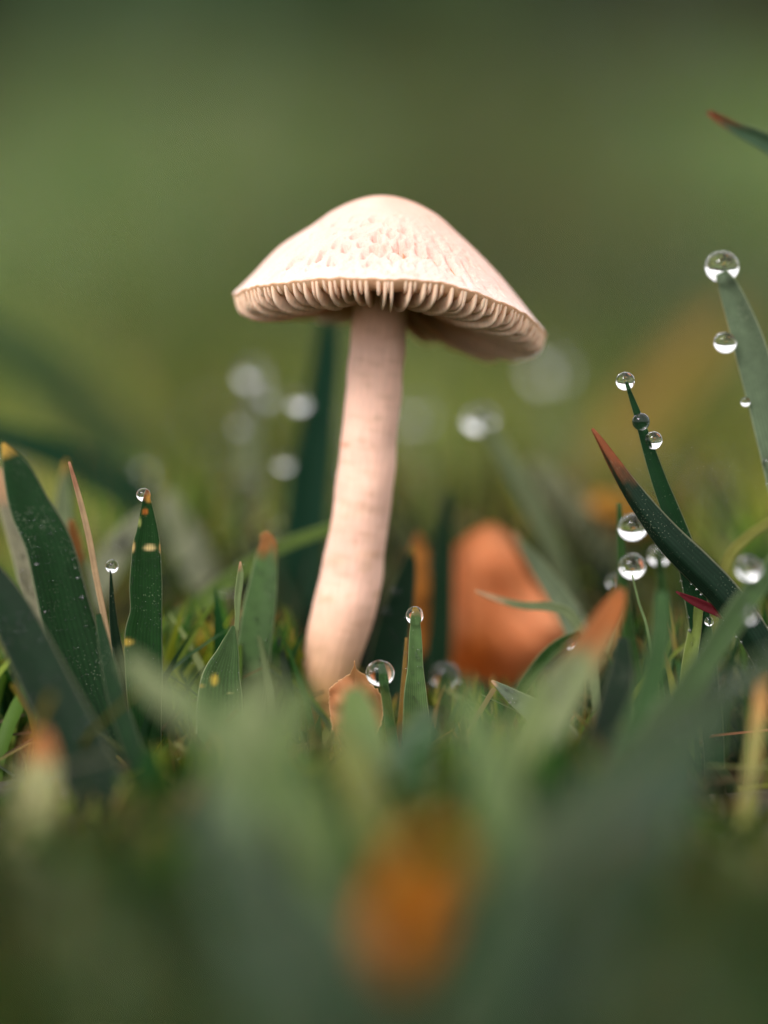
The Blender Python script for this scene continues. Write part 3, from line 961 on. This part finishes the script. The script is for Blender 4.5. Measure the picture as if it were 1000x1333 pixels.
blade('L6', 'faint light green blade right behind the dry stalk tip',
      [(86, 599, 3), (83, 640, 18), (80, 700, 30), (84, 790, 34)], 26, (.13, .16, .085), T_YEL, .05)
blade('F3', 'blurred pale blade bowing low in front of the dewy upright blade',
      [(164, 852, 16), (192, 885, 34), (235, 920, 40), (290, 962, 46), (350, 1025, 48)], (-54, -84), (.13, .155, .07))
blade('F4', 'wide blurred sage blade covering the foot of the stem',
      [(398, 892, 22), (378, 930, 46), (352, 985, 58), (332, 1065, 60)], (-60, -92), (.11, .155, .045))
blade('F5', 'wide blurred sage blade beside the one covering the stem foot',
      [(300, 905, 20), (325, 960, 44), (372, 1025, 58), (420, 1110, 60)], (-66, -104), (.065, .105, .026))
blade('F6', 'blurred rounded grey green blade below the small sprout',
      [(596, 892, 22), (614, 935, 46), (640, 1010, 56), (660, 1100, 56)], (-66, -100), (.07, .11, .03))
blade('F13', 'blurred light sage blade leaning out over the stem foot',
      [(352, 868, 14), (340, 905, 32), (318, 960, 44), (290, 1040, 46)], (-62, -90), (.14, .17, .07))
blade('F14', 'blurred sage blade leaning beneath the pale bowed blade',
      [(236, 880, 14), (262, 925, 32), (296, 990, 42), (330, 1080, 46)], (-70, -100), (.08, .12, .036))
blade('F15', 'blurred pale green blade rising beside the flat dewy blade',
      [(700, 880, 14), (690, 930, 34), (668, 1000, 46), (640, 1090, 50)], (-58, -90), (.11, .15, .04))
blade('F16', 'blurred blackish blade in the gap beside the orange red tip',
      [(812, 830, 14), (808, 880, 34), (790, 950, 44), (760, 1040, 46)], (-14, -40), (.004, .016, .005))
blade('F17', 'blurred deep green blade crossing low near the tan stalk',
      [(905, 930, 16), (900, 990, 34), (880, 1070, 44), (850, 1180, 46)], (-60, -110), (.008, .032, .010))
blade('F18', 'blurred yellow green blade low between stem foot and sprout',
      [(432, 935, 12), (446, 975, 28), (470, 1040, 38), (500, 1120, 40)], (-56, -90), (.13, .14, .025))
blade('F7', 'blurred fresh green blade in front of the crumpled brown leaf',
      [(460, 894, 22), (466, 930, 50), (478, 980, 60), (500, 1060, 60)], (-30, -60), (.085, .125, .035))
blade('F8', 'blurred dark blade low beneath the crumpled brown leaf',
      [(560, 925, 20), (545, 965, 50), (520, 1030, 70), (480, 1120, 76)], (-30, -80), (.030, .072, .022))
blade('F9', 'wide dark blurred blade near the bottom beside the low orange leaf',
      [(262, 1030, 24), (300, 1095, 70), (350, 1190, 90), (410, 1320, 90)], (-100, -190), (.010, .036, .011))
blade('F10', 'wide dark blurred blade near the bottom under the tan stalk',
      [(880, 1030, 24), (826, 1110, 70), (750, 1220, 90), (670, 1350, 90)], (-100, -190), (.009, .034, .013))
blade('F11', 'blurred sage blade low near the lower corner below the straw blade',
      [(70, 1110, 24), (92, 1170, 60), (130, 1250, 80), (180, 1360, 80)], (-110, -190), (.05, .085, .022))
blade('F12', 'blurred sage blade low in the corner away from the leaf',
      [(740, 1120, 24), (790, 1190, 60), (850, 1280, 80), (900, 1380, 80)], (-120, -200), (.03, .058, .018))
blade('B6', 'soft pale blade blurred behind the dewy upright blade',
      [(215, 640, 14), (232, 680, 36), (255, 730, 44), (285, 790, 44)], 62, (.19, .20, .13))
blade('B7', 'soft pale blade blurred above the stacked drops',
      [(690, 600, 12), (726, 640, 34), (770, 700, 40), (800, 770, 40)], 72, (.17, .18, .11))
blade('B8', 'soft pale blade blurred low behind the dry stalk',
      [(190, 668, 14), (165, 700, 34), (135, 745, 38), (105, 800, 38)], 40, (.20, .21, .14))
blade('O3', 'narrow soft blade under the blurred drop beside the folded blade',
      [(857, 716, 5), (861, 760, 14), (866, 840, 16), (870, 900, 16)], 16, G_MID)
blade('O4', 'narrow soft blade behind the orange red tip',
      [(799, 752, 5), (802, 790, 14), (808, 850, 16), (812, 905, 16)], 19, G_MID)
blade('R3', 'slim green blade holding the big glassy drop by the crumpled leaf',
      [(496, 866, 5), (499, 885, 10), (506, 930, 13), (514, 985, 13)], -4, (.030, .075, .020))
blade('R4', 'slim soft blade holding the faint large drop by the sprout',
      [(580, 868, 5), (579, 895, 12), (574, 940, 15), (570, 985, 15)], 19, G_MID)
blade('G2', 'short thin blade in the gap beside the yellow scrap',
      [(253, 856, 4), (254, 885, 10), (259, 940, 12)], 17, G_MID)
blade('B1', 'distant pale blade strung with blurred drops',
      [(336, 470, 6), (332, 520, 18), (325, 590, 24), (322, 660, 26), (318, 740, 26)], 78, (.15, .17, .10))
blade('B2', 'distant slanting blade under the brightest blurred drop',
      [(618, 535, 8), (650, 582, 20), (688, 648, 25), (722, 720, 26)], 48, (.13, .16, .085))
blade('B3', 'distant faint blade beside the upper stem',
      [(541, 532, 8), (545, 600, 22), (552, 700, 26)], 130, (.11, .13, .05))
blade('B4', 'distant faint blade under the cap edge',
      [(716, 470, 8), (724, 540, 22), (740, 640, 26)], 165, (.10, .12, .06))
blade('B5', 'distant ochre blade leaning behind the three beads',
      [(960, 400, 20), (900, 460, 50), (840, 530, 60), (780, 620, 60)], 260, (.24, .16, .04), edge=.1)

# ---------------------------------------------------------------- fallen leaves
def leaf(label, outline, dep, bulge, tilt, col, col2, rim, seed, name='fallen_leaf', wrinkle=.3, nth=120, nr=26, thick=.22, cat='leaf', crease=.45):
    dep = dep + NEAR
    O = np.array(outline, dtype=float)
    P = catmull(np.vstack([np.c_[O, np.zeros(len(O))], [O[0, 0], O[0, 1], 0]]), nth + 1)[:-1, :2]
    r = np.random.default_rng(seed)
    jag = r.normal(size=P.shape) * (.7 if crease else .6)
    c = P.mean(0)
    ext = np.abs(P - c).max()
    rad = np.linspace(0, 1, nr + 1)[1:] ** .85
    Q = c[None, None] + (P - c)[None] * rad[:, None, None] + jag[None] * (rad ** 14)[:, None, None]
    Q = np.vstack([c[None], Q.reshape(-1, 2)])
    rr = np.r_[0, np.repeat(rad, nth)]
    ux, uy = (Q[:, 0] - c[0]) / ext, (Q[:, 1] - c[1]) / ext
    dz = bulge * (1 - rr ** 2) + tilt[0] * ux + tilt[1] * uy
    dz = dz + wrinkle * smooth_noise(ux * 4, uy * 4, 0, seed) + .3 * wrinkle * smooth_noise(ux * 9 + 2 * smooth_noise(ux * 3, uy * 3, 0, seed + 8), uy * 9, 0, seed + 1)
    dz = dz - crease * np.exp(-(np.abs(ux + .12 * uy) / .05)) * (bulge / abs(bulge))
    V = np.array([at(q[0], q[1], dep - d) for q, d in zip(Q, dz)])
    n = len(V)
    back = V + np.array([0, thick, 0])[None]
    A = np.vstack([V, back])
    f = []
    for s, o in ((0, False), (n, True)):
        for j in range(nth):
            a, b = s + 1 + j, s + 1 + (j + 1) % nth
            f.append((s, b, a) if o else (s, a, b))
        for i in range(nr - 1):
            for j in range(nth):
                a = s + 1 + i * nth + j; b = s + 1 + i * nth + (j + 1) % nth
                q = (a, a + nth, b + nth, b)
                f.append(q[::-1] if o else q)
    e = 1 + (nr - 1) * nth
    for j in range(nth):
        a, b = e + j, e + (j + 1) % nth
        f.append((a, n + a, n + b, b))
    w = np.clip(.5 + .6 * smooth_noise(ux * 2.2, uy * 2.2, 0, seed + 5), 0, 1)[:, None]
    C = np.array(col) * (1 - w) + np.array(col2) * w
    C = C * (1 + .34 * smooth_noise(ux * 5 + 2 * smooth_noise(ux * 4, uy * 4, 0, seed + 9), uy * 5, 0, seed + 7))[:, None]
    k = np.clip((rr - .95) / .05, 0, 1)[:, None]
    C = C * (1 - k) + np.array(rim) * k
    C = np.vstack([C, C * .8])
    o = make_mesh(name, A, f, M_LEAF, col=C, origin=at(c[0], max(P[:, 1]), dep))
    tag(o, label, cat, 'fallen leaves in the grass')

leaf('big fallen orange leaf cupped upright in the grass behind the sprout', [(628, 684), (645, 682), (664, 700), (700, 762), (736, 812), (742, 824), (728, 846), (694, 882), (655, 920), (600, 915), (577, 850), (574, 775), (586, 722), (604, 700)], 46, 2.6, (1.8, -2.0), (.36, .10, .018), (.66, .30, .15), (.34, .11, .02), 51, crease=.5, wrinkle=1.0)
leaf('small crumpled brown leaf with a pointed tip at the stem foot', [(428, 897), (438, 888), (447, 882), (456, 876), (460, 868), (461.5, 860), (463.5, 868), (468, 874), (476, 879), (482, 890), (494, 901), (499, 925), (494, 950), (470, 985), (442, 975), (430, 935)], -3, -.4, (1.4, 1.5), (.16, .055, .016), (.52, .24, .11), (.46, .27, .14), 52, wrinkle=1.2, nth=220, crease=0)
leaf('blurred orange leaf lying low near the bottom of the picture', [(560, 1090), (590, 1112), (586, 1150), (566, 1200), (548, 1252), (512, 1262), (490, 1232), (498, 1180), (520, 1130)], -140, 1.0, (.5, -1.5), (.50, .13, .010), (.52, .19, .02), (.45, .14, .015), 53, wrinkle=.8)
leaf('slim rusty leaf standing behind the dark blade at the stem', [(545, 690), (558, 720), (560, 790), (552, 850), (536, 850), (532, 780), (535, 715)], 34, 1.2, (.2, -.4), (.28, .09, .015), (.34, .15, .03), (.3, .12, .03), 54)
leaf('blurred ochre leaf behind the pair of stacked drops', [(770, 640), (830, 650), (850, 690), (800, 705), (755, 695)], 75, 1.5, (1, -1), (.30, .15, .02), (.36, .16, .025), (.3, .15, .03), 55, wrinkle=1.2)
leaf('small yellow leaf scrap low beside the arching pale blade', [(268, 810), (285, 822), (284, 850), (264, 862), (252, 840)], 22, .8, (.2, -.3), (.24, .17, .01), (.20, .13, .01), (.2, .15, .02), 56, wrinkle=.15, nth=60, nr=10)
leaf('blurred yellow leaf scrap below the sage blades', [(280, 1000), (302, 1015), (300, 1050), (284, 1070), (266, 1040)], -45, .8, (.2, -.3), (.45, .28, .03), (.42, .24, .03), (.4, .3, .05), 57, wrinkle=.15, nth=60, nr=10)
leaf('tiny tan leaf flake hanging below the crumpled brown leaf', [(446, 955), (462, 975), (474, 1010), (462, 1005), (448, 980)], -9, .3, (.1, -.2), (.46, .30, .12), (.50, .30, .12), (.5, .36, .2), 58, wrinkle=.1, nth=60, nr=10)

# ---------------------------------------------------------------- water drops
def drop_mesh():
    nu, nv = 40, 24
    V, F = [], []
    for j in range(nv + 1):
        ph = math.pi * j / nv
        for i in range(nu):
            t = 2 * math.pi * i / nu
            V.append((math.sin(ph) * math.cos(t), math.sin(ph) * math.sin(t), math.cos(ph) * (.97 if ph < math.pi / 2 else 1.0)))
    for j in range(nv):
        for i in range(nu):
            a, b = j * nu + i, j * nu + (i + 1) % nu
            if j == 0:
                F.append((a, a + nu, b + nu))
            elif j == nv - 1:
                F.append((a, a + nu, b))
            else:
                F.append((a, a + nu, b + nu, b))
    V2, F2, remap = [V[0]], [], {}
    for idx, v in enumerate(V):
        j = idx // nu
        if j == 0:
            remap[idx] = 0
        elif j == nv:
            remap[idx] = 1 + (nv - 1) * nu
        else:
            remap[idx] = idx - nu + 1
            V2.append(v)
    V2.append(V[-1])
    for f in F:
        F2.append(tuple(dict.fromkeys(remap[a] for a in f)))
    me = bpy.data.meshes.new('water_drop')
    me.from_pydata(V2, [], F2)
    me.polygons.foreach_set('use_smooth', np.ones(len(me.polygons), dtype=bool))
    me.materials.append(M_WATER)
    me.update()
    return me
DROP = drop_mesh()
def drop(label, px, py, r, dep, sx=1.0, sz=1.0, on=None):
    dep = dep + NEAR
    if on is not None:                                   # sit on the surface of that blade
        S, s2, n2, half, fold = BLADES[on]
        best = None
        for u in (-1, -.5, 0, .5, 1):
            pts = S[:, :3] + s2 * (u * half)[:, None] + n2 * (fold * (1 - abs(u)) * half)[:, None]
            for idx, p in enumerate(pts):
                qx, qy, qd = project(p)
                e = math.hypot(qx - px, qy - py)
                if best is None or e < best[0]:
                    best = (e, qd, u, idx / len(pts))
        dep = best[1] - FOCUS - r * K * FOCUS * (.15 if best[3] < .06 else .95 if best[0] < .8 * r else .3)
    o = bpy.data.objects.new('water_drop', DROP)
    ROOT.link(o)
    o.location = tuple(at(px, py, dep) * MM)
    s = r * K * (FOCUS + dep) * MM
    o.scale = (s * sx * random.uniform(.96, 1.05), s, s * sz * random.uniform(.93, 1.06))
    o.rotation_euler = (0, random.uniform(-.3, .3), random.uniform(-.3, .3))
    tag(o, label, 'water drop', 'water drops on the grass')

drop('clear drop on the browned tip of the upright dark blade', 187, 644, 9.5, -.7, on='C')
drop('round drop on the tip of the slender beaded blade', 814, 496, 12.5, 0, on='K')
drop('dark centred bead, second down the slender blade', 834.5, 549, 12, -1.2, on='K')
drop('bead hanging on the slender blade, lowest of three', 851, 573, 11.5, -.4, on='K')
drop('large soft drop crowning the tall grey green blade', 940, 347, 21, 8, 1.05, .95, on='M')
drop('drop clinging to the side of the tall grey green blade', 944, 446, 14.5, 5, on='M')
drop('tiny bead on the edge of the tall grey green blade', 970.5, 523, 6.5, 2.5, on='M')
drop('tiny bead cut by the picture edge on the tall blade', 999, 602, 7, 1.5, on='M')
drop('upper of two stacked drops beside the folded blade', 824, 686, 19.5, 6, on='O')
drop('lower of two stacked drops beside the folded blade', 823, 737, 17.5, 4, on='O')
drop('blurred drop between stacked drops and folded blade', 858, 724, 14, 15, on='O3')
drop('small bright blurred drop touching the orange red tip', 799, 757, 9, 18, on='O4')
drop('large blurred drop below the base of the folded blade', 975, 740, 17, -8, on='W')
drop('tiny bead under the maroon blade tip', 923, 809, 6, -.5, on='P')
drop('clear drop enclosing the tip of the small sprout', 540, 801, 12, -1, on='R')
drop('big glassy drop between crumpled leaf and sprout', 495, 876, 18, -6, on='R3')
drop('upper small drop on the dark blade by the stem', 515, 772, 7, 17, on='S')
drop('lower small drop on the dark blade by the stem', 502, 798, 5.5, 17.5, on='S')
drop('small blurred drop above the narrow blackish blade', 146, 737, 8.5, 9, on='D')
drop('soft white drop up and beside the narrow blackish blade', 158, 708, 11, 34, on='B8')
drop('bright drop at the end of the short arching blade', 744, 839, 8, 8, on='Q3')
drop('faint large drop beside the small sprout', 580, 880, 20, 18, on='R4')
drop('small glint low on the broad ochre tipped blade', 83, 886, 6, -6, on='A')
drop('top drop of the distant strung blade', 329, 487, 17, 80, on='B1')
drop('second drop of the distant strung blade', 336, 514, 19, 74, on='B1')
drop('third drop of the distant strung blade', 322, 552, 16, 78, on='B1')
drop('lowest drop of the distant strung blade', 325, 633, 17, 76, on='B1')
drop('round blurred drop on the edge of the deep green blade', 390, 523, 12, 48, on='I')
drop('faint drop low on the deep green blade', 370, 603, 9, 52, on='I')
drop('faint wide blurred drop beside the upper stem', 541, 540, 15, 120, on='B3')
drop('brightest blurred drop below the cap', 625, 546, 19, 40, 1.15, .9, on='B2')
drop('widest blurred drop touching the cap edge', 715, 478, 21, 160, on='B4')
drop('flattened white drop behind the thin pale sprout', 291, 775, 10, 20, 1.6, .55, on='F')
drop('small blurred drop in the gap beside the yellow scrap', 253, 863, 8, 16, on='G2')
drop('blurred drop on the low pale blade at the picture edge', 940, 903, 12, -44, on='X')
drop('bright blurred drop above the tan and green stalk', 992, 872, 12, -40, on='Y')
drop('pale blurred drop in the tangle behind the tan stalk', 975, 800, 12, 12, on='W')

# drops on the tips of the lawn behind
_pp = np.array([project(t) for t in MID_TIPS])
_ok = np.nonzero((_pp[:, 0] > -60) & (_pp[:, 0] < 1060) & (_pp[:, 1] > 520) & (_pp[:, 1] < 800) & (_pp[:, 2] > 445))[0]
for q in np.random.default_rng(15).choice(_ok, 64, replace=False):
    o = bpy.data.objects.new('water_drop', DROP)
    ROOT.link(o)
    o.location = tuple(MID_TIPS[q] * MM)
    rr_ = random.uniform(.4, 1.2) * MM
    o.scale = (rr_, rr_, rr_)
    tag(o, 'one of the small blurred dewdrops on the lawn behind the mushroom', 'water drop', 'blurred dewdrops on the lawn behind')

# fine dew on the blades in focus, too many to count
def dew():
    V, F = [], []
    r = np.random.default_rng(77)
    t = (1 + 5 ** .5) / 2
    iv = np.array([(-1, t, 0), (1, t, 0), (-1, -t, 0), (1, -t, 0), (0, -1, t), (0, 1, t), (0, -1, -t), (0, 1, -t), (t, 0, -1), (t, 0, 1), (-t, 0, -1), (-t, 0, 1)], float)
    iv /= np.linalg.norm(iv[0])
    fi = [(0, 11, 5), (0, 5, 1), (0, 1, 7), (0, 7, 10), (0, 10, 11), (1, 5, 9), (5, 11, 4), (11, 10, 2), (10, 7, 6), (7, 1, 8), (3, 9, 4), (3, 4, 2), (3, 2, 6), (3, 6, 8), (3, 8, 9), (4, 9, 5), (2, 4, 11), (6, 2, 10), (8, 6, 7), (9, 8, 1)]
    vv = [tuple(v) for v in iv]; cache = {}; f2 = []
    def midp(a, b):
        k = (min(a, b), max(a, b))
        if k not in cache:
            m = np.array(vv[a]) + np.array(vv[b]); m /= np.linalg.norm(m)
            cache[k] = len(vv); vv.append(tuple(m))
        return cache[k]
    for a, b, c in fi:
        x, y, z = midp(a, b), midp(b, c), midp(c, a)
        f2 += [(a, x, z), (b, y, x), (c, z, y), (x, y, z)]
    vv = np.array(vv)
    for key, n, lo, hi, r0, r1, edge in [('C', 160, .2, .7, .05, .13, False), ('A', 170, .2, .9, .05, .16, False), ('S', 24, .2, .7, .08, .3, False), ('F2', 30, .15, .8, .08, .25, False), ('P2', 20, .2, .8, .08, .2, False), ('Q2', 24, .1, .8, .1, .4, False), ('L2', 40, .2, .8, .1, .35, False), ('L3', 30, .2, .8, .15, .5, False), ('F', 24, .2, .9, .15, .45, False), ('B8', 16, .1, .8, .3, .8, False), ('B6', 14, .1, .8, .3, .8, False), ('B7', 16, .1, .8, .3, .8, False), ('X', 14, .1, .5, .2, .6, False), ('U', 10, .3, .7, .15, .4, False), ('R', 16, .10, .6, .08, .28, False),
                                         ('Q4', 30, .1, .6, .07, .24, False), ('K', 14, .45, .8, .08, .2, True), ('L', 16, .4, .8, .06, .14, True), ('H', 30, .1, .6, .05, .1, False), ('R2', 8, .1, .8, .15, .3, False), ('D', 16, .2, .8, .05, .1, False), ('M', 12, .4, .9, .07, .16, True), ('W', 14, .1, .5, .08, .2, False)]:
        S, s2, n2, half, fold = BLADES[key]
        for _ in range(n):
            i = int(r.uniform(lo, hi) * (len(S) - 1))
            u = (-1 if r.random() < .7 else 1) * r.uniform(.95, 1.02) if edge else r.uniform(-.92, .92)
            rad = r.uniform(r0, r1)
            off = (fold * (1 - abs(u)) - .02 * math.cos(u * 9)) * half[i]
            p = S[i, :3] + s2[i] * u * half[i] + n2[i] * off
            toward = CAMP - p
            toward = toward / np.linalg.norm(toward)
            nn = n2[i] if n2[i] @ toward > 0 else -n2[i]
            p = p + nn * (.08 + rad * .45)
            b = len(V) * len(vv)
            V.append(vv * rad + p)
            F += [(a + b, c + b, d + b) for a, c, d in f2]
    o = make_mesh('dew', np.vstack(V), F, M_WATER)
    tag(o, 'fine specks of dew scattered over the blades in focus', 'dew', kind='stuff')
dew()
